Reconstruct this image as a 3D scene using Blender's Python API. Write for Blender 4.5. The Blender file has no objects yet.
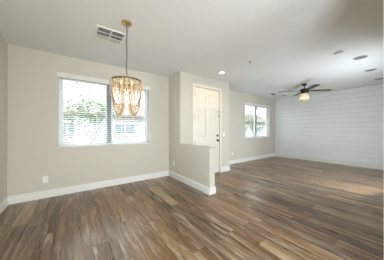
import bpy, bmesh, math, random
from mathutils import Vector, Matrix
random.seed(7)
PI = math.pi
C = bpy.context.scene.collection
SC = bpy.context.scene

# ------------------------------------------------------------------ camera
cam_data = bpy.data.cameras.new('camera')
cam = bpy.data.objects.new('camera', cam_data)
C.objects.link(cam)
cam_data.sensor_width = 36.0
cam_data.lens = 36.0 * 165.0 / 390.0
cam_data.clip_start = 0.02
cam.location = (0.0, 0.0, 1.27)
cam.rotation_euler = (PI / 2, 0.0, math.radians(-36.42))
SC.camera = cam

# ------------------------------------------------------------------ view, world, sun, area lights
SC.view_settings.view_transform = 'Standard'
SC.view_settings.look = 'None'
SC.view_settings.gamma = 1.0
SC.view_settings.exposure = 1.28
SC.view_settings.use_curve_mapping = False

W = bpy.data.worlds.new('sky')
SC.world = W
W.use_nodes = True
bgn = W.node_tree.nodes['Background']
bgn.inputs['Color'].default_value = (0.86, 0.93, 1.0, 1)
bgn.inputs['Strength'].default_value = 2.3


def lamp(name, kind, loc, direction, energy, color, size=None, size_y=None):
    d = bpy.data.lights.new(name, kind)
    d.energy = energy
    d.color = color
    if kind == 'AREA':
        d.shape = 'RECTANGLE'
        d.size = size
        d.size_y = size_y
    o = bpy.data.objects.new(name, d)
    C.objects.link(o)
    o.location = loc
    o.rotation_euler = Vector(direction).to_track_quat('-Z', 'Y').to_euler()
    return o


sun = lamp('sun', 'SUN', (0, -10, 12), (0.25, 0.75, -0.85), 1.4, (1.0, 0.96, 0.9))
sun.data.angle = 0.01
# added fill lamps: at an invented door behind the camera, an invented left window,
# and an invented door in the living room's near wall
lamp('added_fill_rear', 'AREA', (1.2, -4.42, 1.15), (0, 1, 0.4), 90, (0.88, 0.94, 1.0), 2.3, 2.0)
lamp('added_fill_side', 'AREA', (-0.88, -1.9, 1.5), (1, 0, 0.2), 128, (0.75, 0.88, 1.0), 1.7, 1.3)
lamp('added_fill_living', 'AREA', (5.0, 0.17, 1.1), (0.3, 1, 0.2), 30, (0.80, 0.89, 1.0), 1.6, 1.95)

# ------------------------------------------------------------------ material helpers
MATS = {}


def new_mat(name):
    m = bpy.data.materials.new(name)
    m.use_nodes = True
    nt = m.node_tree
    return m, nt, nt.nodes['Principled BSDF']


def simple(name, col, rough=0.5, metal=0.0, var=0.06, scale=30.0, bump=0.0, emit=None, estr=0.0, spec=0.5, coord='Object'):
    m, nt, b = new_mat(name)
    N, L = nt.nodes, nt.links
    tc = N.new('ShaderNodeTexCoord')
    nz = N.new('ShaderNodeTexNoise')
    nz.inputs['Scale'].default_value = scale
    nz.inputs['Detail'].default_value = 4
    L.new(tc.outputs[coord], nz.inputs['Vector'])
    mx = N.new('ShaderNodeMix')
    mx.data_type = 'RGBA'
    mx.inputs['A'].default_value = tuple(max(0, c * (1 - var)) for c in col) + (1,)
    mx.inputs['B'].default_value = tuple(min(1, c * (1 + var)) for c in col) + (1,)
    L.new(nz.outputs['Fac'], mx.inputs['Factor'])
    L.new(mx.outputs['Result'], b.inputs['Base Color'])
    b.inputs['Roughness'].default_value = rough
    b.inputs['Metallic'].default_value = metal
    b.inputs['Specular IOR Level'].default_value = spec
    if bump:
        bp = N.new('ShaderNodeBump')
        bp.inputs['Strength'].default_value = bump
        bp.inputs['Distance'].default_value = 0.01
        L.new(nz.outputs['Fac'], bp.inputs['Height'])
        L.new(bp.outputs['Normal'], b.inputs['Normal'])
    if emit:
        b.inputs['Emission Color'].default_value = tuple(emit) + (1,)
        b.inputs['Emission Strength'].default_value = estr
    return m


def s2l(r, g, b):
    f = lambda c: (c / 255 / 12.92) if c / 255 <= 0.04045 else ((c / 255 + 0.055) / 1.055) ** 2.4
    return (f(r), f(g), f(b))


M_wall = simple('greige_paint', s2l(206, 198, 183), 0.75, var=0.015, scale=60, bump=0.08)
M_ceil = simple('ceiling_paint', s2l(231, 232, 228), 0.9, var=0.02, scale=18, bump=0.25)
M_trim = simple('white_trim_paint', s2l(230, 227, 220), 0.4, var=0.01)
M_ship = simple('white_shiplap_paint', s2l(233, 234, 232), 0.38, var=0.015, scale=8)
M_door = simple('door_paint', s2l(226, 219, 204), 0.42, var=0.01)
M_black = simple('black_metal', (0.012, 0.011, 0.011), 0.35, 0.6)
M_fan = simple('dark_bronze', (0.022, 0.017, 0.014), 0.4, 0.5)
M_blade = simple('dark_walnut_blade', (0.02, 0.019, 0.02), 0.35, var=0.3, scale=12)
M_gold = simple('aged_brass', (0.52, 0.36, 0.15), 0.38, 0.9, var=0.2)
M_ring = simple('dark_brass_ring', (0.17, 0.10, 0.035), 0.4, 0.85, var=0.2)
M_chain = simple('chain_bronze', (0.16, 0.13, 0.10), 0.4, 0.8)
M_bead = simple('cream_wood_bead', s2l(214, 190, 154), 0.45, var=0.12, scale=40)
M_beadg = simple('taupe_wood_bead', s2l(150, 126, 100), 0.45, var=0.15, scale=40)
M_bulb = simple('warm_bulb', (1, 0.8, 0.5), 0.3, emit=(1.0, 0.60, 0.16), estr=0.75)
M_lens = simple('downlight_lens', (1, 0.95, 0.85), 0.4, emit=(1.0, 0.88, 0.68), estr=5.0)
M_fanbulb = simple('fan_bulb', (1, 0.9, 0.7), 0.4, emit=(1.0, 0.88, 0.68), estr=2.5)
M_plastic = simple('white_plastic', s2l(240, 240, 236), 0.35, var=0.01)
M_slot = simple('dark_slot', (0.03, 0.03, 0.03), 0.6)
M_ventm = simple('vent_enamel', s2l(232, 230, 222), 0.45, var=0.02)
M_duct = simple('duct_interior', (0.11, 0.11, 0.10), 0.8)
M_grille = simple('grey_speaker_grille', s2l(132, 134, 128), 0.7, var=0.1, scale=300)
M_slat = simple('white_blind_slat', s2l(240, 240, 238), 0.45, var=0.01)
M_val = simple('blind_valance', s2l(226, 221, 210), 0.5, var=0.01)
M_vinyl = simple('white_vinyl_frame', s2l(225, 228, 228), 0.4, var=0.01)
M_mull = simple('grey_window_meeting_rail', s2l(120, 124, 122), 0.4, var=0.02)
M_stucco = simple('pale_stucco', s2l(150, 146, 140), 0.9, var=0.08, scale=14, bump=0.3)
M_roof = simple('clay_tile_roof', s2l(116, 106, 100), 0.85, var=0.2, scale=9, bump=0.3)
M_hglass = simple('far_window_glass', (0.13, 0.15, 0.17), 0.35, var=0.1)
M_gravel = simple('desert_gravel', s2l(140, 130, 118), 0.95, var=0.2, scale=8, bump=0.3)
M_road = simple('asphalt', s2l(108, 108, 110), 0.9, var=0.1, scale=6)
M_walk = simple('concrete', s2l(150, 148, 144), 0.9, var=0.06, scale=6)
M_leaf = simple('green_leaf', s2l(92, 112, 58), 0.6, var=0.35, scale=5)
M_leafp = simple('olive_leaf', s2l(112, 122, 80), 0.6, var=0.3, scale=5)
M_bark = simple('bark', s2l(98, 86, 74), 0.9, var=0.25, scale=20, bump=0.4)


def make_glass(name, tint, gloss):
    m = bpy.data.materials.new(name)
    m.use_nodes = True
    nt = m.node_tree
    N, L = nt.nodes, nt.links
    N.remove(N['Principled BSDF'])
    tr = N.new('ShaderNodeBsdfTransparent')
    tr.inputs['Color'].default_value = tint + (1,)
    gl = N.new('ShaderNodeBsdfGlossy')
    gl.inputs['Roughness'].default_value = 0.02
    lw = N.new('ShaderNodeLayerWeight')
    lw.inputs['Blend'].default_value = 0.5
    pw = N.new('ShaderNodeMath')
    pw.operation = 'POWER'
    pw.inputs[1].default_value = 4.0
    L.new(lw.outputs['Facing'], pw.inputs[0])
    fr = N.new('ShaderNodeMath')
    fr.operation = 'MULTIPLY_ADD'
    fr.inputs[1].default_value = gloss
    fr.inputs[2].default_value = 0.035
    L.new(pw.outputs[0], fr.inputs[0])
    mx = N.new('ShaderNodeMixShader')
    L.new(fr.outputs[0], mx.inputs['Fac'])
    L.new(tr.outputs[0], mx.inputs[1])
    L.new(gl.outputs[0], mx.inputs[2])
    L.new(mx.outputs[0], N['Material Output'].inputs['Surface'])
    return m


M_glass = make_glass('window_glass', (0.93, 0.97, 0.97), 0.3)


def make_shade():
    m = bpy.data.materials.new('seeded_glass_shade')
    m.use_nodes = True
    nt = m.node_tree
    N, L = nt.nodes, nt.links
    N.remove(N['Principled BSDF'])
    tr = N.new('ShaderNodeBsdfTransparent')
    tr.inputs['Color'].default_value = (1.0, 0.95, 0.86, 1)
    tl = N.new('ShaderNodeBsdfTranslucent')
    tl.inputs['Color'].default_value = s2l(232, 224, 208) + (1,)
    df = N.new('ShaderNodeBsdfDiffuse')
    df.inputs['Color'].default_value = s2l(232, 224, 208) + (1,)
    m1 = N.new('ShaderNodeMixShader')
    m1.inputs['Fac'].default_value = 0.5
    L.new(tl.outputs[0], m1.inputs[1])
    L.new(df.outputs[0], m1.inputs[2])
    nz = N.new('ShaderNodeTexNoise')
    nz.inputs['Scale'].default_value = 60
    tc = N.new('ShaderNodeTexCoord')
    L.new(tc.outputs['Object'], nz.inputs['Vector'])
    mr = N.new('ShaderNodeMapRange')
    mr.inputs['To Min'].default_value = 0.25
    mr.inputs['To Max'].default_value = 0.85
    L.new(nz.outputs['Fac'], mr.inputs['Value'])
    m2 = N.new('ShaderNodeMixShader')
    L.new(mr.outputs[0], m2.inputs['Fac'])
    L.new(tr.outputs[0], m2.inputs[1])
    L.new(m1.outputs[0], m2.inputs[2])
    L.new(m2.outputs[0], N['Material Output'].inputs['Surface'])
    return m


M_shade = make_shade()


def make_floor():
    m, nt, b = new_mat('wood_plank_floor')
    N, L = nt.nodes, nt.links

    def math_n(op, a, bb=None, clamp=False):
        n = N.new('ShaderNodeMath')
        n.operation = op
        n.use_clamp = clamp
        for i, v in enumerate((a, bb)):
            if v is None:
                continue
            if isinstance(v, (int, float)):
                n.inputs[i].default_value = v
            else:
                L.new(v, n.inputs[i])
        return n.outputs[0]
    tc = N.new('ShaderNodeTexCoord')
    sp = N.new('ShaderNodeSeparateXYZ')
    L.new(tc.outputs['Object'], sp.inputs[0])
    PW, PL = 0.165, 1.1
    xs = math_n('DIVIDE', sp.outputs['X'], PW)
    row = math_n('FLOOR', xs)
    wr = N.new('ShaderNodeTexWhiteNoise')
    wr.noise_dimensions = '1D'
    L.new(row, wr.inputs['W'])
    ys = math_n('ADD', math_n('DIVIDE', sp.outputs['Y'], PL), math_n('MULTIPLY', wr.outputs['Value'], 7.3))
    colm = math_n('FLOOR', ys)
    cb = N.new('ShaderNodeCombineXYZ')
    L.new(row, cb.inputs[0])
    L.new(colm, cb.inputs[1])
    wn = N.new('ShaderNodeTexWhiteNoise')
    wn.noise_dimensions = '3D'
    L.new(cb.outputs[0], wn.inputs['Vector'])
    # base tone of each plank
    rp = N.new('ShaderNodeValToRGB')
    e = rp.color_ramp.elements
    e[0].position = 0.0
    e[0].color = s2l(78, 55, 39) + (1,)
    e[1].position = 1.0
    e[1].color = s2l(176, 150, 117) + (1,)
    for p, c in ((0.14, (104, 74, 48)), (0.28, (139, 100, 65)), (0.42, (89, 70, 55)), (0.56, (156, 119, 81)), (0.70, (115, 96, 79)), (0.84, (141, 104, 66)), (0.92, (172, 145, 109))):
        k = e.new(p)
        k.color = s2l(*c) + (1,)
    L.new(wn.outputs['Value'], rp.inputs['Fac'])
    # grain: stretched along Y, shifted per plank
    sc = N.new('ShaderNodeVectorMath')
    sc.operation = 'MULTIPLY'
    L.new(tc.outputs['Object'], sc.inputs[0])
    sc.inputs[1].default_value = (13, 1.2, 1)
    sh = N.new('ShaderNodeVectorMath')
    sh.operation = 'MULTIPLY_ADD'
    L.new(wn.outputs['Color'], sh.inputs[0])
    sh.inputs[1].default_value = (30, 30, 30)
    L.new(sc.outputs[0], sh.inputs[2])
    nz = N.new('ShaderNodeTexNoise')
    nz.inputs['Scale'].default_value = 1.6
    nz.inputs['Detail'].default_value = 6
    nz.inputs['Roughness'].default_value = 0.65
    nz.inputs['Distortion'].default_value = 0.7
    L.new(sh.outputs[0], nz.inputs['Vector'])
    gr = N.new('ShaderNodeValToRGB')
    g = gr.color_ramp.elements
    g[0].position = 0.32
    g[0].color = s2l(57, 42, 33) + (1,)
    g[1].position = 0.66
    g[1].color = s2l(200, 180, 148) + (1,)
    k = g.new(0.5)
    k.color = s2l(128, 98, 70) + (1,)
    L.new(nz.outputs['Fac'], gr.inputs['Fac'])
    mx = N.new('ShaderNodeMix')
    mx.data_type = 'RGBA'
    mx.inputs['Factor'].default_value = 0.30
    L.new(rp.outputs['Color'], mx.inputs['A'])
    L.new(gr.outputs['Color'], mx.inputs['B'])
    # knots and worn patches: broad blotches, pale limed streaks
    n2 = N.new('ShaderNodeTexNoise')
    n2.inputs['Scale'].default_value = 0.42
    n2.inputs['Detail'].default_value = 3
    n2.inputs['Distortion'].default_value = 0.8
    L.new(sh.outputs[0], n2.inputs['Vector'])
    r2 = N.new('ShaderNodeValToRGB')
    q = r2.color_ramp.elements
    q[0].position = 0.30
    q[0].color = (0.42, 0.37, 0.33, 1)
    q[1].position = 0.52
    q[1].color = (1, 1, 1, 1)
    L.new(n2.outputs['Fac'], r2.inputs['Fac'])
    mb = N.new('ShaderNodeMix')
    mb.data_type = 'RGBA'
    mb.blend_type = 'MULTIPLY'
    mb.inputs['Factor'].default_value = 0.75
    L.new(mx.outputs['Result'], mb.inputs['A'])
    L.new(r2.outputs['Color'], mb.inputs['B'])
    n3 = N.new('ShaderNodeTexNoise')
    n3.inputs['Scale'].default_value = 0.7
    n3.inputs['Detail'].default_value = 5
    n3.inputs['Roughness'].default_value = 0.7
    n3.inputs['Distortion'].default_value = 0.9
    of = N.new('ShaderNodeVectorMath')
    of.operation = 'ADD'
    of.inputs[1].default_value = (11.3, 4.7, 2.1)
    L.new(sh.outputs[0], of.inputs[0])
    L.new(of.outputs[0], n3.inputs['Vector'])
    lim = N.new('ShaderNodeMapRange')
    lim.inputs['From Min'].default_value = 0.525
    lim.inputs['From Max'].default_value = 0.70
    lim.inputs['To Max'].default_value = 0.85
    L.new(n3.outputs['Fac'], lim.inputs['Value'])
    ml = N.new('ShaderNodeMix')
    ml.data_type = 'RGBA'
    L.new(lim.outputs[0], ml.inputs['Factor'])
    L.new(mb.outputs['Result'], ml.inputs['A'])
    ml.inputs['B'].default_value = s2l(193, 172, 143) + (1,)
    # seams
    fx = math_n('ABSOLUTE', math_n('SUBTRACT', math_n('FRACT', xs), 0.5))
    fy = math_n('ABSOLUTE', math_n('SUBTRACT', math_n('FRACT', ys), 0.5))
    sx = math_n('GREATER_THAN', fx, 0.5 - 0.0024 / PW)
    sy = math_n('GREATER_THAN', fy, 0.5 - 0.0024 / PL)
    seam = math_n('MAXIMUM', sx, sy)
    m2 = N.new('ShaderNodeMix')
    m2.data_type = 'RGBA'
    L.new(math_n('MULTIPLY', seam, 0.75), m2.inputs['Factor'])
    L.new(ml.outputs['Result'], m2.inputs['A'])
    m2.inputs['B'].default_value = s2l(59, 45, 36) + (1,)
    L.new(m2.outputs['Result'], b.inputs['Base Color'])
    rr = math_n('ADD', math_n('MULTIPLY', nz.outputs['Fac'], 0.14), 0.22)
    L.new(rr, b.inputs['Roughness'])
    bp = N.new('ShaderNodeBump')
    bp.inputs['Strength'].default_value = 0.12
    bp.inputs['Distance'].default_value = 0.004
    L.new(nz.outputs['Fac'], bp.inputs['Height'])
    L.new(bp.outputs['Normal'], b.inputs['Normal'])
    return m


M_floor = make_floor()


# ------------------------------------------------------------------ mesh helpers
class MB:
    def __init__(self):
        self.bm = bmesh.new()

    def box(self, x0, x1, y0, y1, z0, z1, bev=0.0, mat=None):
        b = self.bm
        r = bmesh.ops.create_cube(b, size=1.0)
        vs = r['verts']
        for v in vs:
            v.co = Vector(((x0 + x1) / 2 + v.co.x * (x1 - x0), (y0 + y1) / 2 + v.co.y * (y1 - y0), (z0 + z1) / 2 + v.co.z * (z1 - z0)))
        if bev:
            es = list({e for v in vs for e in v.link_edges})
            out = bmesh.ops.bevel(b, geom=es, offset=bev, segments=2, profile=0.6, affect='EDGES')
            vs = [v for v in out['verts']] if mat else vs
        if mat is not None:
            vset = set()
            for v in vs:
                vset.add(v)
            bmesh.ops.transform(b, matrix=mat, verts=list(vset))
        return self

    def rbox(self, cx, cy, cz, sx, sy, sz, rot):
        """box centred at c, rotated by matrix rot"""
        r = bmesh.ops.create_cube(self.bm, size=1.0)
        for v in r['verts']:
            v.co = Vector((cx, cy, cz)) + rot @ Vector((v.co.x * sx, v.co.y * sy, v.co.z * sz))
        return self

    def lathe(self, prof, n=24, origin=(0, 0, 0), axis='Z'):
        """prof: list of (radius, height)"""
        b = self.bm
        rings = []
        for (r, h) in prof:
            ring = []
            if r < 1e-6:
                ring = [b.verts.new(self._ax(0, 0, h, origin, axis))]
            else:
                for i in range(n):
                    a = 2 * PI * i / n
                    ring.append(b.verts.new(self._ax(r * math.cos(a), r * math.sin(a), h, origin, axis)))
            rings.append(ring)
        for A, B in zip(rings, rings[1:]):
            if len(A) == 1 and len(B) == 1:
                continue
            if len(A) == 1:
                for i in range(n):
                    b.faces.new((A[0], B[i], B[(i + 1) % n]))
            elif len(B) == 1:
                for i in range(n):
                    b.faces.new((A[i], A[(i + 1) % n], B[0]))
            else:
                for i in range(n):
                    b.faces.new((A[i], A[(i + 1) % n], B[(i + 1) % n], B[i]))
        return self

    def _ax(self, x, y, h, o, axis):
        if axis == 'Z':
            return Vector((o[0] + x, o[1] + y, o[2] + h))
        if axis == 'Y':
            return Vector((o[0] + x, o[1] + h, o[2] + y))
        return Vector((o[0] + h, o[1] + x, o[2] + y))

    def tube(self, pts, r, n=8, closed=False):
        b = self.bm
        P = [Vector(p) for p in pts]
        rr = r if isinstance(r, (list, tuple)) else [r] * len(P)
        rings = []
        m = len(P)
        for i, p in enumerate(P):
            if closed:
                t = P[(i + 1) % m] - P[i - 1]
            else:
                t = P[min(i + 1, m - 1)] - P[max(i - 1, 0)]
            t.normalize()
            up = Vector((0, 0, 1)) if abs(t.z) < 0.95 else Vector((1, 0, 0))
            u = t.cross(up).normalized()
            w = t.cross(u).normalized()
            rings.append([b.verts.new(p + (u * math.cos(2 * PI * k / n) + w * math.sin(2 * PI * k / n)) * rr[i]) for k in range(n)])
        rng = range(m) if closed else range(m - 1)
        for i in rng:
            A, B = rings[i], rings[(i + 1) % m]
            for k in range(n):
                b.faces.new((A[k], A[(k + 1) % n], B[(k + 1) % n], B[k]))
        if not closed:
            b.faces.new(rings[0][::-1])
            b.faces.new(rings[-1])
        return self

    def ball(self, c, r, u=8, v=6, sz=1.0):
        m = Matrix.Translation(c) @ Matrix.Diagonal((r, r, r * sz, 1))
        bmesh.ops.create_uvsphere(self.bm, u_segments=u, v_segments=v, radius=1.0, matrix=m)
        return self

    def prism(self, pts, axis, a, bb):
        """extrude polygon (2-D pts) along axis between a and bb"""
        b = self.bm

        def mk(p, h):
            if axis == 'X':
                return Vector((h, p[0], p[1]))
            if axis == 'Y':
                return Vector((p[0], h, p[1]))
            return Vector((p[0], p[1], h))
        A = [b.verts.new(mk(p, a)) for p in pts]
        B = [b.verts.new(mk(p, bb)) for p in pts]
        n = len(pts)
        b.faces.new(A)
        b.faces.new(B[::-1])
        for i in range(n):
            b.faces.new((A[i], B[i], B[(i + 1) % n], A[(i + 1) % n]))
        return self

    def build(self, name, mat, parent=None, smooth=False, loc=None):
        bmesh.ops.recalc_face_normals(self.bm, faces=self.bm.faces)
        me = bpy.data.meshes.new(name)
        self.bm.to_mesh(me)
        self.bm.free()
        me.materials.append(mat)
        if smooth:
            for p in me.polygons:
                p.use_smooth = True
            try:
                me.set_sharp_from_angle(angle=math.radians(40))
            except Exception:
                pass
        o = bpy.data.objects.new(name, me)
        C.objects.link(o)
        if parent is not None:
            o.parent = parent
        if loc is not None:
            o.location = loc
        return o


def thing(name, label, cat, loc=(0, 0, 0), rot=(0, 0, 0), group=None):
    o = bpy.data.objects.new(name, None)
    o.empty_display_size = 0.05
    C.objects.link(o)
    o.location = loc
    o.rotation_euler = rot
    o['label'] = label
    o['category'] = cat
    if group:
        o['group'] = group
    return o


def struct(o, label=None):
    o['kind'] = 'structure'
    if label:
        o['label'] = label
    return o


def copy_tree(o, parent=None):
    c = o.copy()
    C.objects.link(c)
    if parent is not None:
        c.parent = parent
    for ch in list(o.children):
        copy_tree(ch, c)
    return c


# ------------------------------------------------------------------ room dimensions
H = 2.74
XL, YB = -0.90, 4.15          # left wall, dining window wall
XP, YE, XE = 2.15, 3.53, 3.94  # side wall / half wall face, entry wall face, entry corner
XR, YN = 7.93, 0.15           # shiplap wall, near wall of the living room
YR, XK = -4.50, 3.9           # wall behind the camera
D1 = (-0.235, 1.575, 0.925, 2.36)
D2 = (5.57, 7.41, 0.935, 2.36)
T = 0.20

# ------------------------------------------------------------------ setting
struct(MB().box(XL - T, XR + T, YR - T, YB + T, -0.15, 0).build('floor', M_floor))
struct(MB().box(XL - T, XR + T, YR - T, YB + T + 0.45, H, H + 0.18).build('ceiling', M_ceil))


def wall_y_hole(name, x0, x1, y0, y1, hole, mat=M_wall):
    hx0, hx1, hz0, hz1 = hole
    b = MB()
    b.box(x0, hx0, y0, y1, 0, H)
    b.box(hx1, x1, y0, y1, 0, H)
    b.box(hx0, hx1, y0, y1, 0, hz0)
    b.box(hx0, hx1, y0, y1, hz1, H)
    return struct(b.build(name, mat))


wall_y_hole('wall_back', XL - T, XP + 0.14, YB, YB + T, D1)
wall_y_hole('wall_window', XE - 0.14, XR + T, YB, YB + T, D2)
# left wall, with a hole for the invented window behind the camera
b = MB()
b.box(XL - T, XL, -1.0, YB, 0, H).box(XL - T, XL, YR - T, -2.8, 0, H)
b.box(XL - T, XL, -2.8, -1.0, 0, 0.8).box(XL - T, XL, -2.8, -1.0, 2.2, H)
struct(b.build('wall_left', M_wall))
struct(MB().box(XP, XP + 0.14, YE, YB, 0, H).build('wall_side', M_wall))
struct(MB().box(XP, XP + 0.14, 2.43, YE, 0, 0.925, bev=0.008).build('wall_half', M_wall), 'low half wall dividing dining area from entry')
DX0, DX1, DZ = 2.585, 3.515, 2.43
b = MB()
b.box(XP + 0.14, DX0, YE, YE + 0.14, 0, H).box(DX1, XE, YE, YE + 0.14, 0, H).box(DX0, DX1, YE, YE + 0.14, DZ, H)
struct(b.build('wall_entry', M_wall))
struct(MB().box(XE - 0.14, XE, YE + 0.14, YB, 0, H).build('wall_entry_return', M_wall))
struct(MB().box(1.82, 4.2, YN - 0.14, YN, 0, H).box(4.2, 5.8, YN - 0.14, YN, 2.1, H).box(5.8, XR + T, YN - 0.14, YN, 0, H).build('wall_near', M_wall))
b = MB()
b.box(XL - T, 0.0, YR - T, YR, 0, H).box(2.4, XK + T, YR - T, YR, 0, H).box(0, 2.4, YR - T, YR, 2.2, H)
struct(b.build('wall_rear', M_wall))
struct(MB().box(XK, XK + T, YR, YN - 0.14, 0, H).build('wall_kitchen', M_wall))
# shiplap wall: sixteen boards with open grooves
b = MB()
b.box(XR + 0.011, XR + T, YN - 0.14, YB, 0, H)
nb = 16
for i in range(nb):
    z0 = H * i / nb
    z1 = H * (i + 1) / nb
    g0 = 0.0016
    b.prism([(XR + 0.011, z0), (XR + 0.011, z1), (XR + 0.004, z1 - g0), (XR, z1 - g0 - 0.004), (XR, z0 + g0 + 0.004), (XR + 0.004, z0 + g0)], 'Y', YN, YB)
struct(b.build('wall_right', M_ship))


# baseboards: profile with a small eased top
def baseboard(name, p0, p1, nrm, h=0.14, t=0.016, m=M_trim):
    """runs p0->p1 on the floor, sticks out along nrm"""
    p0, p1, n = Vector((*p0, 0)), Vector((*p1, 0)), Vector((*nrm, 0))
    bm = MB()
    prof = [(0, 0), (t, 0), (t, h - 0.012), (t - 0.006, h - 0.003), (t - 0.010, h), (0, h)]
    A = [bm.bm.verts.new(p0 + n * a + Vector((0, 0, z))) for a, z in prof]
    B = [bm.bm.verts.new(p1 + n * a + Vector((0, 0, z))) for a, z in prof]
    k = len(prof)
    for i in range(k):
        bm.bm.faces.new((A[i], A[(i + 1) % k], B[(i + 1) % k], B[i]))
    bm.bm.faces.new(A)
    bm.bm.faces.new(B[::-1])
    return struct(bm.build(name, m))


baseboard('baseboard_left', (XL, YR), (XL, YB), (1, 0))
baseboard('baseboard_back', (XL, YB), (XP, YB), (0, -1))
baseboard('baseboard_side', (XP, 2.43 - 0.016), (XP, YB), (-1, 0))
baseboard('baseboard_half_end', (XP, 2.43), (XP + 0.14, 2.43), (0, -1))
baseboard('baseboard_half_inner', (XP + 0.14, 2.43 - 0.016), (XP + 0.14, YE), (1, 0))
baseboard('baseboard_entry_left', (XP + 0.14, YE), (2.51, YE), (0, -1))
baseboard('baseboard_entry_right', (3.59, YE), (XE + 0.016, YE), (0, -1))
baseboard('baseboard_entry_return', (XE, YE), (XE, YB), (1, 0))
baseboard('baseboard_window', (XE, YB), (XR, YB), (0, -1))
baseboard('baseboard_right', (XR, YN), (XR, YB), (-1, 0))


# ------------------------------------------------------------------ windows
def window(n, d, label):
    x0, x1, z0, z1 = d
    yf0, yf1 = YB + 0.115, YB + 0.175
    xm = (x0 + x1) / 2
    fr = MB()
    w = 0.045
    fr.box(x0, x0 + w, yf0, yf1, z0, z1).box(x1 - w, x1, yf0, yf1, z0, z1)
    fr.box(x0 + w, x1 - w, yf0, yf1, z0, z0 + w).box(x0 + w, x1 - w, yf0, yf1, z1 - w, z1)
    o = struct(fr.build('window_%d' % n, M_vinyl), label)
    MB().box(xm - 0.04, xm + 0.04, yf0 - 0.004, yf1 - 0.005, z0 + w, z1 - w).build('meeting_rail', M_mull, o)
    for a, c in ((x0 + w, xm - 0.04), (xm + 0.04, x1 - w)):
        s = MB()
        q = 0.028
        s.box(a, a + q, yf0 + 0.012, yf1 - 0.012, z0 + w, z1 - w).box(c - q, c, yf0 + 0.012, yf1 - 0.012, z0 + w, z1 - w)
        s.box(a + q, c - q, yf0 + 0.012, yf1 - 0.012, z0 + w, z0 + w + q).box(a + q, c - q, yf0 + 0.012, yf1 - 0.012, z1 - w - q, z1 - w)
        so = s.build('sash', M_vinyl, o)
        MB().box(a + q, c - q, yf0 + 0.027, yf0 + 0.033, z0 + w + q, z1 - w - q).build('pane', M_glass, so)
    sill = MB().box(x0, x1, YB - 0.012, yf0, z0 - 0.001, z0 + 0.014, bev=0.003).build('sill', M_trim, o)
    return o


window(1, D1, 'wide white slider window in the dining area')
window(2, D2, 'white slider window in the living room')


def blind(d, label, tilt, group):
    x0, x1, z0, z1 = d
    xm = (x0 + x1) / 2
    t = thing('window_blind', label, 'window blind', (xm, YB, z1), group=group)
    hw = (x1 - x0) / 2
    v = MB()
    v.box(-hw - 0.02, hw + 0.02, -0.03, -0.014, -0.065, 0.03, bev=0.004)
    v.box(-hw - 0.02, -hw - 0.006, -0.014, -0.001, -0.065, 0.03)
    v.box(hw + 0.006, hw + 0.02, -0.014, -0.001, -0.065, 0.03)
    v.build('valance', M_val, t)
    MB().box(-hw + 0.012, hw - 0.012, 0.012, 0.062, -0.055, -0.004).build('headrail', M_slat, t)
    s = MB()
    zt, zb = -0.085, (z0 - z1) + 0.075
    n = int((zt - zb) / 0.0445)
    rot = Matrix.Rotation(tilt, 3, 'X')
    for i in range(n + 1):
        s.rbox(0, 0.037, zt - i * (zt - zb) / n, 2 * hw - 0.03, 0.05, 0.003, rot)
    s.build('slats', M_slat, t)
    MB().box(-hw + 0.015, hw - 0.015, 0.014, 0.06, (z0 - z1) + 0.022, (z0 - z1) + 0.042, bev=0.003).build('bottom_rail', M_slat, t)
    for k in (-0.82, -0.28, 0.28, 0.82):
        c = MB()
        c.tube([(k * hw, 0.009, -0.055), (k * hw, 0.009, (z0 - z1) + 0.03)], 0.0016, 5)
        c.tube([(k * hw, 0.065, -0.055), (k * hw, 0.065, (z0 - z1) + 0.03)], 0.0016, 5)
        c.build('ladder_cord', M_slat, t)
    return t


blind(D1, 'white slatted blind over the dining window behind the beaded chandelier', math.radians(9), 'white window blinds')
blind(D2, 'white slatted blind over the living room window near the ceiling fan', math.radians(3), 'white window blinds')

# ------------------------------------------------------------------ front door (door_1) with casing
dr = MB()
TH = 0.045
ys = YE + 0.02   # slab face
PX = [(DX0 + 0.115, (DX0 + DX1) / 2 - 0.055), ((DX0 + DX1) / 2 + 0.055, DX1 - 0.115)]
PZ = [(0.22, 0.86), (1.06, 1.88), (2.01, 2.29)]
# slab made of stiles and rails around recessed, raised panels
xs_ = [DX0 + 0.004, PX[0][0], PX[0][1], PX[1][0], PX[1][1], DX1 - 0.004]
for a, c in ((0, 1), (2, 3), (4, 5)):
    dr.box(xs_[a], xs_[c], ys, ys + TH, 0.012, DZ - 0.004)
zz = [0.012, PZ[0][0], PZ[0][1], PZ[1][0], PZ[1][1], PZ[2][0], PZ[2][1], DZ - 0.004]
for (a, c) in PX:
    for i in (0, 2, 4, 6):
        dr.box(a, c, ys, ys + TH, zz[i], zz[i + 1])
door = struct(dr.build('door_1', M_door), 'tall cream six panel front door')
for (a, c) in PX:
    for (z0, z1) in PZ:
        p = MB()
        p.box(a, c, ys + 0.014, ys + 0.03, z0, z1)
        # sloped raised field
        e = 0.045
        v = [p.bm.verts.new(q) for q in ((a + 0.012, ys + 0.014, z0 + 0.012), (c - 0.012, ys + 0.014, z0 + 0.012), (c - 0.012, ys + 0.014, z1 - 0.012), (a + 0.012, ys + 0.014, z1 - 0.012),
                                         (a + e, ys + 0.003, z0 + e), (c - e, ys + 0.003, z0 + e), (c - e, ys + 0.003, z1 - e), (a + e, ys + 0.003, z1 - e))]
        for i in range(4):
            p.bm.faces.new((v[i], v[(i + 1) % 4], v[4 + (i + 1) % 4], v[4 + i]))
        p.bm.faces.new(v[4:])
        p.build('raised_panel', M_door, door)
for z in (0.28, 0.95, 1.62, 2.25):
    hg = MB()
    hg.lathe([(0.0, -0.055), (0.008, -0.055), (0.008, 0.055), (0, 0.055)], 8, (DX0 + 0.004, ys - 0.006, z))
    hg.box(DX0 + 0.004, DX0 + 0.03, ys - 0.003, ys - 0.0003, z - 0.05, z + 0.05)
    hg.build('hinge', M_black, door)
k = MB()
kx = DX1 - 0.07
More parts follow.
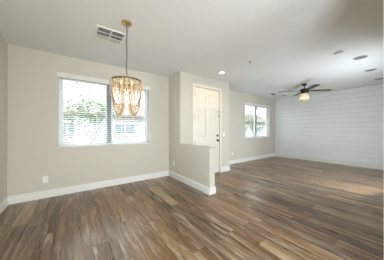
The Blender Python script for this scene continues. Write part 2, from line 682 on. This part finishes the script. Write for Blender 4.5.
k.lathe([(0, -0.062), (0.02, -0.060), (0.029, -0.048), (0.029, -0.040), (0.017, -0.028), (0.011, -0.018), (0.012, -0.008), (0.032, -0.007), (0.033, 0.0), (0, 0)], 20, (kx, ys, 0.965), 'Y')
k.build('door_knob', M_black, door, smooth=True)
k = MB()
k.lathe([(0, -0.018), (0.024, -0.017), (0.03, -0.010), (0.031, 0.0), (0, 0)], 20, (kx, ys, 1.105), 'Y')
k.box(kx - 0.004, kx + 0.004, ys - 0.034, ys - 0.016, 1.085, 1.125)
k.build('deadbolt', M_black, door, smooth=True)
MB().lathe([(0, -0.006), (0.007, -0.006), (0.009, 0), (0, 0)], 12, ((DX0 + DX1) / 2, ys, 1.56), 'Y').build('peephole', M_chain, door)
g = MB()
g.box(DX1 - 0.028, DX1 - 0.012, ys - 0.014, ys - 0.0003, 1.66, 1.71)
g.box(DX1 - 0.028, DX1 - 0.012, ys - 0.012, ys - 0.0003, 1.79, 1.84)
g.build('door_guard', M_chain, door)
# casing
cs = MB()
for (a, c) in ((DX0 - 0.075, DX0), (DX1, DX1 + 0.075)):
    cs.box(a, c, YE - 0.018, YE, 0, DZ, bev=0.003)
cs.box(DX0 - 0.075, DX1 + 0.075, YE - 0.018, YE, DZ, DZ + 0.075, bev=0.003)
struct(cs.build('trim_1', M_door), 'cream casing around the front door')
struct(MB().box(DX0, DX1, YE + 0.002, YE + 0.12, 0.0, 0.011).build('trim_2', M_chain), 'door threshold')


# ------------------------------------------------------------------ chandelier
CX, CY = 0.589, 2.375
ZR = 1.935
RR = 0.19
VA = math.atan2(-CY, -CX)
ch = thing('chandelier', 'round brass chandelier draped with swags of cream beads in front of the dining window', 'chandelier', (CX, CY, H))
MB().lathe([(0, 0), (0.064, 0), (0.066, -0.006), (0.062, -0.02), (0.03, -0.026), (0.012, -0.034), (0, -0.034)], 28).build('canopy', M_gold, ch, smooth=True)
# chain of links
cz0, cz1 = -0.034, ZR - H + 0.055
cn = MB()
nl = 26
pit = (cz0 - cz1) / nl
for i in range(nl):
    zc = cz0 - pit * (i + 0.5)
    a = (i % 2) * PI / 2 + 0.4
    wob = 0.004 * math.sin(i * 0.55)
    pts = []
    for q in range(10):
        f = 2 * PI * q / 10
        u = 0.0075 * math.cos(f)
        pts.append((wob + u * math.cos(a), u * math.sin(a), zc + (pit * 0.5 + 0.003) * math.sin(f)))
    cn.tube(pts, 0.0022, 5, closed=True)
cn.build('chain', M_chain, ch)
cd = MB()
cd.tube([(0.004 * math.sin(i * 0.55) + 0.002 * math.cos(i), 0.003 * math.sin(i * 1.3), cz0 - pit * (i + 0.5)) for i in range(nl)], 0.0032, 6)
cd.build('cord', M_chain, ch)
zr = ZR - H
rg = MB()
# flat band ring
rg.lathe([(RR, -0.014), (RR + 0.004, -0.012), (RR + 0.004, 0.012), (RR, 0.014), (RR - 0.004, 0.012), (RR - 0.004, -0.012), (RR, -0.014)], 48, (0, 0, zr))
rg.build('ring', M_ring, ch, smooth=True)
fr = MB()
fr.lathe([(0, 0.06), (0.012, 0.056), (0.012, 0.03), (0.02, 0.02), (0.02, -0.01), (0.010, -0.02), (0.010, -0.11), (0.02, -0.12), (0.022, -0.14), (0, -0.15)], 14, (0, 0, zr))
for i in range(4):
    a = VA + PI / 4 + i * PI / 2
    fr.tube([(0.015 * math.cos(a), 0.015 * math.sin(a), zr), ((RR - 0.003) * math.cos(a), (RR - 0.003) * math.sin(a), zr)], 0.0025, 6)
    fr.tube([(0.012 * math.cos(a), 0.012 * math.sin(a), zr - 0.13), (0.05 * math.cos(a), 0.05 * math.sin(a), zr - 0.145), (0.09 * math.cos(a), 0.09 * math.sin(a), zr - 0.135), (0.1 * math.cos(a), 0.1 * math.sin(a), zr - 0.12)], 0.004, 6)
fr.build('frame', M_gold, ch)
for i in range(4):
    a = VA + PI / 4 + i * PI / 2
    cx, cy = 0.1 * math.cos(a), 0.1 * math.sin(a)
    so = MB()
    so.lathe([(0, -0.125), (0.022, -0.122), (0.02, -0.115), (0.011, -0.112), (0.011, -0.065), (0, -0.065)], 12, (cx, cy, zr))
    so = so.build('candle_socket', M_bead, ch)
    bl = MB()
    bl.lathe([(0.008, -0.066), (0.010, -0.06), (0.017, -0.045), (0.018, -0.034), (0.013, -0.016), (0.006, -0.004), (0, 0.004)], 12, (cx, cy, zr))
    bl.build('bulb', M_bulb, so, smooth=True)


def cat_pts(c, drop):
    lo, hi = 0.004, 5.0
    for _ in range(60):
        a = (lo + hi) / 2
        x = c / a
        d = a * (math.cosh(x) - 1) if x < 60 else 1e9
        if d > drop:
            lo = a
        else:
            hi = a
    a = (lo + hi) / 2
    Ltot = 2 * a * math.sinh(c / a)
    return a, Ltot


for lobe in range(4):
    a0 = VA + lobe * PI / 2
    for j, (ins, drop) in enumerate(((1.5, 0.475), (5.5, 0.445), (10, 0.41), (15, 0.37), (20.5, 0.325), (26.5, 0.275), (33, 0.215), (39.5, 0.15))):
        b0 = a0 + math.radians(ins)
        b1 = a0 + PI / 2 - math.radians(ins)
        rad = RR - 0.002 - 0.006 * (j % 2)
        A = Vector((rad * math.cos(b0), rad * math.sin(b0), zr - 0.014))
        B = Vector((rad * math.cos(b1), rad * math.sin(b1), zr - 0.014))
        c = (B - A).length / 2
        a, Lt = cat_pts(c, drop)
        bd = 0.0165
        n = int(Lt / bd)
        m = MB()
        mid = (A + B) / 2
        out = Vector((mid.x, mid.y, 0)).normalized()
        for i in range(n + 1):
            s = -Lt / 2 + Lt * i / n
            x = a * math.asinh(s / a)
            h = a * (math.cosh(x / a) - 1) - drop
            p = mid + (B - A) * (x / (2 * c)) + Vector((0, 0, h)) + out * (0.012 * (j % 3) - 0.02 * (h / drop) ** 2 * 0.8)
            m.ball(p, 0.0078, 7, 5)
        m.build('bead_strand', M_beadg if j in (1, 4, 6) else M_bead, ch, smooth=True)
pl = lamp('chandelier_glow', 'POINT', (0, 0, zr - 0.18), (0, 0, -1), 1.0, (1.0, 0.62, 0.30))
pl.data.shadow_soft_size = 0.05
pl.parent = ch

# ------------------------------------------------------------------ dining return-air vent
vx0, vx1, vy0, vy1 = 0.26, 0.66, 2.66, 3.055
v = thing('ceiling_vent', 'square white louvred ceiling vent beside the chandelier canopy', 'vent', ((vx0 + vx1) / 2, (vy0 + vy1) / 2, H))
hw, hd = (vx1 - vx0) / 2, (vy1 - vy0) / 2
f = MB()
w = 0.028
f.box(-hw, hw, -hd, -hd + w, -0.012, -0.0005, bev=0.002).box(-hw, hw, hd - w, hd, -0.012, -0.0005, bev=0.002)
f.box(-hw, -hw + w, -hd + w, hd - w, -0.012, -0.0005).box(hw - w, hw, -hd + w, hd - w, -0.012, -0.0005)
f.box(-0.009, 0.009, -hd + w, hd - w, -0.012, -0.0005)
f.build('frame', M_ventm, v)
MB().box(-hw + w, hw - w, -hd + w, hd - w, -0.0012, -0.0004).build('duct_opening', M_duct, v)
l = MB()
span = 2 * (hd - w)
for sx in (-1, 1):
    cx = sx * (0.009 + (hw - w)) / 2
    lw = hw - w - 0.009
    for i in range(12):
        y = -hd + w + span * (i + 0.5) / 12
        ang = math.radians(31 if i < 8 else 6)
        l.rbox(cx, y, -0.0085, lw, 0.0225, 0.0012, Matrix.Rotation(ang, 3, 'X'))
    for q in (1, 2):
        y = -hd + w + span * q / 3
        l.box(cx - lw / 2, cx + lw / 2, y - 0.006, y + 0.006, -0.0135, -0.004)
l.build('louvers', M_ventm, v)

# living room supply vent
v2 = thing('ceiling_vent', 'small rectangular white vent on the ceiling above the living room window', 'vent', (6.62, 3.56, H))
f = MB()
f.box(-0.18, 0.18, -0.10, -0.078, -0.01, -0.0005).box(-0.18, 0.18, 0.078, 0.10, -0.01, -0.0005)
f.box(-0.18, -0.158, -0.078, 0.078, -0.01, -0.0005).box(0.158, 0.18, -0.078, 0.078, -0.01, -0.0005)
f.build('frame', M_ventm, v2)
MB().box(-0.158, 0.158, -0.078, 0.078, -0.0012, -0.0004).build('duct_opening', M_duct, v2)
l = MB()
for i in range(6):
    l.rbox(0, -0.078 + 0.156 * (i + 0.5) / 6, -0.006, 0.316, 0.014, 0.0012, Matrix.Rotation(math.radians(28), 3, 'X'))
l.build('louvers', M_ventm, v2)

# ------------------------------------------------------------------ recessed downlight
r = thing('recessed_light', 'lit round recessed downlight in the ceiling before the front door', 'ceiling light', (3.06, 2.99, H))
MB().lathe([(0.058, -0.004), (0.062, -0.009), (0.082, -0.006), (0.085, -0.0005), (0.058, -0.0005), (0.058, -0.004)], 32).build('trim_ring', M_plastic, r, smooth=True)
MB().lathe([(0, -0.006), (0.05, -0.005), (0.0575, -0.003), (0.0575, -0.001), (0, -0.001)], 32).build('lens', M_lens, r, smooth=True)
sp = lamp('recessed_light_beam', 'SPOT', (0, 0, -0.012), (0, 0, -1), 11, (1.0, 0.70, 0.45))
sp.data.spot_size = math.radians(150)
sp.data.spot_blend = 0.6
sp.data.shadow_soft_size = 0.05
sp.parent = r

# ------------------------------------------------------------------ smoke detector, small sensor, ceiling speakers
sd = thing('smoke_detector', 'white domed smoke detector on the ceiling nearest the first speaker', 'smoke detector', (4.03, 0.89, H))
MB().lathe([(0, 0), (0.08, 0), (0.08, -0.012), (0.07, -0.014), (0, -0.014)], 32).build('base', M_plastic, sd, smooth=True)
MB().lathe([(0.062, -0.0142), (0.062, -0.022), (0.056, -0.036), (0.04, -0.044), (0.018, -0.046), (0, -0.046)], 32).build('dome', M_plastic, sd, smooth=True)
s = MB()
for i in range(16):
    a = 2 * PI * i / 16
    s.rbox(0.0615 * math.cos(a), 0.0615 * math.sin(a), -0.021, 0.006, 0.012, 0.004, Matrix.Rotation(a, 3, 'Z'))
s.build('vent_slots', M_grille, sd)
fs = thing('fire_sprinkler', 'tiny round grey sprinkler cap alone on the ceiling past the downlight', 'sprinkler', (3.05, 2.15, H))
MB().lathe([(0, 0), (0.028, 0), (0.03, -0.004), (0.02, -0.008), (0.008, -0.012), (0.008, -0.022), (0.014, -0.024), (0.014, -0.027), (0, -0.027)], 20).build('cap', M_grille, fs, smooth=True)
fs2 = thing('fire_sprinkler', 'tiny round white sprinkler cap on the living room ceiling near the entry corner', 'sprinkler', (4.92, 3.05, H))
MB().lathe([(0, 0), (0.034, 0), (0.036, -0.004), (0.024, -0.008), (0.01, -0.012), (0.01, -0.022), (0.016, -0.024), (0.016, -0.027), (0, -0.027)], 20).build('cap', M_plastic, fs2, smooth=True)

spk_lab = [((4.68, 0.70), 'round grey ceiling speaker closest to the smoke detector'),
           ((5.86, 0.70), 'middle round grey speaker of the ceiling row of three'),
           ((7.08, 0.67), 'round grey ceiling speaker at the right doorway edge, last of three'),
           ((7.19, 3.39), 'round grey ceiling speaker beside the small living room vent')]
spk = thing('ceiling_speaker', spk_lab[0][1], 'speaker', (*spk_lab[0][0], H), group='round in-ceiling speakers')
MB().lathe([(0.105, -0.0005), (0.118, -0.0005), (0.12, -0.004), (0.112, -0.008), (0.104, -0.006), (0.105, -0.0005)], 36).build('rim', M_ceil, spk, smooth=True)
MB().lathe([(0.1045, -0.001), (0.1045, -0.0045), (0.06, -0.006), (0, -0.007)], 36).build('grille', M_grille, spk, smooth=True)
for (p, lb) in spk_lab[1:]:
    c = copy_tree(spk)
    c.location = (*p, H)
    c['label'] = lb
    if p[1] > 3:
        c.scale = (0.8, 0.8, 1)

# ------------------------------------------------------------------ ceiling fan
FX, FY = 5.945, 2.166
fan = thing('ceiling_fan', 'dark bladed ceiling fan with lit glass shade in the living room', 'ceiling fan', (FX, FY, H))
MB().lathe([(0, 0), (0.07, 0), (0.07, -0.012), (0.055, -0.04), (0.028, -0.058), (0, -0.058)], 28).build('canopy', M_fan, fan, smooth=True)
MB().lathe([(0.0125, -0.055), (0.0125, -0.155)], 14).build('downrod', M_fan, fan, smooth=True)
MB().lathe([(0, -0.14), (0.03, -0.142), (0.04, -0.158), (0.108, -0.162), (0.116, -0.17), (0.116, -0.30), (0.112, -0.308), (0.10, -0.31), (0, -0.31)], 36).build('motor_housing', M_fan, fan, smooth=True)
for ang in (-46, 43, 134, 224):
    R = Matrix.Rotation(math.radians(ang), 4, 'Z')
    bm = MB()
    n = 14
    L0, L1 = 0.17, 0.765
    rows = []
    for i in range(n + 1):
        f = i / n
        x = L0 + (L1 - L0) * f
        hwid = 0.058 + 0.012 * min(1, f * 2.5)
        if f > 0.93:
            hwid *= 1 - 0.25 * ((f - 0.93) / 0.07) ** 2
        row = []
        for (yy, tz) in ((-1, 0.003), (1, 0.003), (1, -0.003), (-1, -0.003)):
            y = yy * hwid
            z = -0.222 + tz - y * math.tan(math.radians(7))
            row.append(bm.bm.verts.new(R @ Vector((x, y, z))))
        rows.append(row)
    for A, B in zip(rows, rows[1:]):
        for q in range(4):
            bm.bm.faces.new((A[q], A[(q + 1) % 4], B[(q + 1) % 4], B[q]))
    bm.bm.faces.new(rows[0][::-1])
    bm.bm.faces.new(rows[-1])
    bl = bm.build('blade', M_blade, fan)
    br = MB()
    rot = Matrix.Rotation(math.radians(ang), 3, 'Z') @ Matrix.Rotation(math.radians(-7), 3, 'X')
    d = Vector((math.cos(math.radians(ang)), math.sin(math.radians(ang)), 0))
    br.rbox(d.x * 0.175, d.y * 0.175, -0.212, 0.11, 0.05, 0.006, rot)
    br.build('blade_bracket', M_fan, bl)
sh = MB()
sh.lathe([(0.12, -0.312), (0.124, -0.36), (0.128, -0.46), (0.130, -0.52), (0.126, -0.52), (0.122, -0.42), (0.116, -0.312)], 32)
shade = sh.build('light_shade', M_shade, fan, smooth=True)
rim = MB()
rim.lathe([(0.124, -0.517), (0.132, -0.517), (0.132, -0.531), (0.124, -0.531), (0.124, -0.517)], 32)
rim.build('shade_rim', M_fan, shade)
MB().lathe([(0, -0.31), (0.02, -0.31), (0.02, -0.35), (0, -0.35)], 14).build('bulb_socket', M_fan, fan)
MB().lathe([(0.013, -0.351), (0.02, -0.37), (0.034, -0.40), (0.036, -0.42), (0.028, -0.445), (0, -0.458)], 18).build('bulb', M_fanbulb, fan, smooth=True)
pl = lamp('fan_light_glow', 'POINT', (0, 0, -0.49), (0, 0, -1), 0.5, (1.0, 0.84, 0.5))
pl.data.shadow_soft_size = 0.04
pl.parent = fan


# ------------------------------------------------------------------ outlets and switches (built facing -Y)
def outlet(label, loc, rz):
    o = thing('wall_outlet', label, 'outlet', loc, (0, 0, rz), 'white duplex wall outlets')
    MB().box(-0.036, 0.036, -0.006, 0, -0.058, 0.058, bev=0.003).build('cover_plate', M_plastic, o)
    for z in (-0.022, 0.022):
        s = MB()
        s.box(-0.017, 0.017, -0.008, -0.0055, z - 0.014, z + 0.014, bev=0.001)
        so = s.build('receptacle', M_plastic, o)
        q = MB()
        q.box(-0.008, -0.005, -0.0085, -0.0075, z - 0.002, z + 0.008)
        q.box(0.005, 0.008, -0.0085, -0.0075, z - 0.002, z + 0.007)
        q.box(-0.0025, 0.0025, -0.0085, -0.0075, z - 0.010, z - 0.005)
        q.build('slots', M_slot, so)
    return o


outlet('white outlet low on the dining window wall near the left corner', (-0.42, YB, 0.345), 0)
outlet('white outlet low on the wall running into the half wall', (XP, 3.86, 0.39), -PI / 2)
outlet('white outlet low on the living room wall left of the window', (4.80, YB, 0.38), 0)
outlet('white outlet low on the white shiplap wall', (XR, 1.857, 0.35), -PI / 2)


def switch(label, loc, rz):
    o = thing('light_switch', label, 'light switch', loc, (0, 0, rz))
    MB().box(-0.036, 0.036, -0.006, 0, -0.058, 0.058, bev=0.003).build('cover_plate', M_plastic, o)
    MB().box(-0.017, 0.017, -0.009, -0.0055, -0.033, 0.033, bev=0.0015).build('rocker', M_plastic, o)
    return o


switch('white light switch on the wall right of the front door', (3.69, YE, 1.13), 0)
switch('white switch plate at waist height on the shiplap wall', (XR, 1.43, 0.99), -PI / 2)


# ------------------------------------------------------------------ unseen glazed openings, invented to go with the added fill lamps
def glazed(name, x0, x1, y0, y1, z0, z1, axis, label):
    f = MB()
    w = 0.05
    if axis == 'Y':
        f.box(x0, x0 + w, y0, y1, z0, z1).box(x1 - w, x1, y0, y1, z0, z1).box(x0 + w, x1 - w, y0, y1, z0, z0 + w).box(x0 + w, x1 - w, y0, y1, z1 - w, z1)
        xm = (x0 + x1) / 2
        f.box(xm - 0.03, xm + 0.03, y0, y1, z0 + w, z1 - w)
        o = struct(f.build(name, M_vinyl), label)
        MB().box(x0 + w, x1 - w, (y0 + y1) / 2 - 0.003, (y0 + y1) / 2 + 0.003, z0 + w, z1 - w).build('pane', M_glass, o)
    else:
        f.box(x0, x1, y0, y0 + w, z0, z1).box(x0, x1, y1 - w, y1, z0, z1).box(x0, x1, y0 + w, y1 - w, z0, z0 + w).box(x0, x1, y0 + w, y1 - w, z1 - w, z1)
        o = struct(f.build(name, M_vinyl), label)
        MB().box((x0 + x1) / 2 - 0.003, (x0 + x1) / 2 + 0.003, y0 + w, y1 - w, z0 + w, z1 - w).build('pane', M_glass, o)
    return o


glazed('added_door_rear', 0.0, 2.4, YR - 0.12, YR - 0.06, 0.0, 2.2, 'Y', 'added glazed door behind the viewer, beside the rear fill lamp')
glazed('added_door_living', 4.2, 5.8, YN - 0.11, YN - 0.05, 0.0, 2.1, 'Y', 'added glazed door in the living room near wall, beside its fill lamp')
glazed('window_3', XL - 0.13, XL - 0.07, -2.8, -1.0, 0.8, 2.2, 'X', 'added window in the left wall behind the viewer, beside the side fill lamp')

# ------------------------------------------------------------------ outside
GZ = -0.18
struct(MB().box(-60, 70, -30, 80, GZ - 0.3, GZ).build('ground', M_gravel))
struct(MB().box(-60, 70, 9.6, 10.9, GZ - 0.02, GZ + 0.03).build('sidewalk', M_walk))
struct(MB().box(-60, 70, 11.2, 17.5, GZ - 0.02, GZ + 0.012).build('road', M_road))
struct(MB().box(2.0, 4.1, YB + 0.2, 9.6, GZ - 0.02, GZ + 0.035).build('front_path', M_walk))
struct(MB().box(-0.9, 4.1, -9.0, YR - T, H - 0.12, H).build('sun_block_slab', M_stucco))  # unseen slab added to keep the sun out of the rear opening
struct(MB().box(XP + 0.14, XE - 0.14, YB - 0.05, YB + 2.2, H - 0.12, H).build('porch_roof', M_stucco))


def house(label, x0, x1, y0, y1, zw, ridge, wins, doors, gar=None):
    t = thing('house', label, 'house', ((x0 + x1) / 2, y0, GZ), group='houses across the street')
    ox, oy, oz = t.location
    MB().box(x0 - ox, x1 - ox, 0, y1 - y0, 0, zw - oz).build('wall', M_stucco, t)
    rf = MB()
    e = 0.5
    b = rf.bm
    P = [(x0 - e, y0 - e, zw), (x1 + e, y0 - e, zw), (x1 + e, y1 + e, zw), (x0 - e, y1 + e, zw), (x0 + 3, (y0 + y1) / 2, ridge), (x1 - 3, (y0 + y1) / 2, ridge),
         (x0 - e, y0 - e, zw - 0.18), (x1 + e, y0 - e, zw - 0.18), (x1 + e, y1 + e, zw - 0.18), (x0 - e, y1 + e, zw - 0.18)]
    vv = [b.verts.new(Vector(p) - Vector((ox, oy, oz))) for p in P]
    for fc in ((0, 1, 5, 4), (1, 2, 5), (2, 3, 4, 5), (3, 0, 4), (6, 7, 1, 0), (7, 8, 2, 1), (8, 9, 3, 2), (9, 6, 0, 3), (9, 8, 7, 6)):
        b.faces.new([vv[i] for i in fc])
    rf.build('roof', M_roof, t)
    for (a, c, z0, z1) in wins:
        f = MB()
        w = 0.08
        f.box(a - ox, c - ox, -0.06, 0.0, z0 - oz, z0 + w - oz).box(a - ox, c - ox, -0.06, 0, z1 - w - oz, z1 - oz)
        f.box(a - ox, a + w - ox, -0.06, 0, z0 + w - oz, z1 - w - oz).box(c - w - ox, c - ox, -0.06, 0, z0 + w - oz, z1 - w - oz)
        m_ = (a + c) / 2
        f.box(m_ - 0.03 - ox, m_ + 0.03 - ox, -0.05, 0, z0 + w - oz, z1 - w - oz)
        fo = f.build('window', M_vinyl, t)
        MB().box(a + w - ox, c - w - ox, -0.03, -0.005, z0 + w - oz, z1 - w - oz).build('pane', M_hglass, fo)
    for (a, c, z1, m) in doors:
        d = MB()
        d.box(a - ox, c - ox, -0.05, 0, 0.02, z1 - oz)
        npan = max(1, int((c - a) / 0.7))
        for i in range(npan):
            for j in range(3):
                u0 = a + (c - a) * (i + 0.1) / npan
                u1 = a + (c - a) * (i + 0.9) / npan
                h = z1 - oz
                d.box(u0 - ox, u1 - ox, -0.07, -0.05, h * (j + 0.1) / 3, h * (j + 0.9) / 3)
        d.build('door', m, t)
    return t


house('pale house across the street seen in the dining window', -4.5, 12.5, 20.5, 29, 3.0, 5.0,
      [(3.7, 6.1, 0.7, 2.1), (-1.5, 0.5, 0.8, 2.1), (10.0, 11.6, 0.8, 2.1)], [(6.7, 7.6, 2.1, M_trim), (-4.2, -2.2, 2.1, M_trim)])
house('pale house across the street seen in the living room window', 20.0, 40.0, 20.5, 29, 3.0, 5.2,
      [(21.2, 23.2, 0.6, 2.1), (26.2, 28.4, 0.6, 2.1), (31, 33.5, 0.6, 2.1)], [(24.2, 25.4, 2.2, M_trim), (35, 39, 2.2, M_trim)])


def tree(label, loc, hgt, crown, nleaf, lsz, mleaf, seed, name='street_tree', group='trees outside the windows'):
    rnd = random.Random(seed)
    t = thing(name, label, 'tree', loc, group=group)
    tr = MB()
    base = hgt * 0.26
    tr.tube([(0, 0, 0), (0.03, 0.02, base * 0.5), (0, 0, base)], [0.06, 0.05, 0.04], 8)
    tips = []
    for i in range(7):
        a = 2 * PI * i / 7 + rnd.uniform(-0.3, 0.3)
        r_ = crown * rnd.uniform(0.45, 0.75)
        p = Vector((r_ * math.cos(a), r_ * math.sin(a), hgt * rnd.uniform(0.38, 0.9)))
        mid = Vector((p.x * 0.4, p.y * 0.4, base + (p.z - base) * 0.55))
        tr.tube([(0, 0, base * 0.95), mid, p], [0.025, 0.016, 0.008], 6)
        tips += [mid, p, (mid + p) / 2]
    tr.build('trunk', M_bark, t)
    lf = MB()
    for i in range(nleaf):
        c = rnd.choice(tips) + Vector((rnd.gauss(0, 1), rnd.gauss(0, 1), rnd.gauss(0, 0.8))) * crown * 0.27
        n = Matrix.Rotation(rnd.uniform(0, 6.28), 3, 'Z') @ Matrix.Rotation(rnd.uniform(-1.2, 1.2), 3, 'X')
        s = lsz * rnd.uniform(0.6, 1.3)
        vs = [lf.bm.verts.new(c + n @ Vector(q) * s) for q in ((-1, 0, 0), (0, -0.5, 0.12), (1, 0, 0), (0, 0.5, 0.12))]
        lf.bm.faces.new(vs)
    lf.build('foliage', mleaf, t)
    return t


def shrub(label, loc, rad, seed):
    rnd = random.Random(seed)
    t = thing('shrub', label, 'shrub', loc, group='shrubs outside the windows')
    st = MB()
    tips = []
    for i in range(9):
        a = rnd.uniform(0, 6.28)
        p = Vector((rad * 0.6 * math.cos(a), rad * 0.6 * math.sin(a), rad * rnd.uniform(0.6, 1.3)))
        st.tube([(0, 0, 0), p * 0.5, p], [0.015, 0.01, 0.005], 5)
        tips.append(p)
    st.build('stems', M_bark, t)
    lf = MB()
    for i in range(260):
        c = rnd.choice(tips) + Vector((rnd.gauss(0, 1), rnd.gauss(0, 1), rnd.gauss(0, 0.8))) * rad * 0.3
        c.z = max(c.z, 0.03)
        n = Matrix.Rotation(rnd.uniform(0, 6.28), 3, 'Z') @ Matrix.Rotation(rnd.uniform(-1.2, 1.2), 3, 'X')
        s = 0.06 * rnd.uniform(0.6, 1.3)
        vs = [lf.bm.verts.new(c + n @ Vector(q) * s) for q in ((-1, 0, 0), (0, -0.5, 0.12), (1, 0, 0), (0, 0.5, 0.12))]
        lf.bm.faces.new(vs)
    lf.build('foliage', M_leaf, t)
    return t


tree('loose green tree outside the left half of the dining window', (0.75, 9.2, GZ), 3.3, 1.15, 2300, 0.065, M_leaf, 3)
tree('hazy olive tree across the road at the far left of the dining window', (-3.6, 13.8, GZ), 4.4, 2.0, 1500, 0.12, M_leafp, 5)
tree('pale leafy tree outside the living room window', (13.2, 8.9, GZ), 4.2, 1.7, 1500, 0.08, M_leafp, 11)
shrub('low green shrub below the dining window tree', (-0.6, 7.6, GZ), 0.65, 2)
shrub('low green shrub before the far house window', (3.1, 9.0, GZ), 0.55, 4)
shrub('low green shrub outside the living room window', (14.6, 8.6, GZ), 0.6, 6)
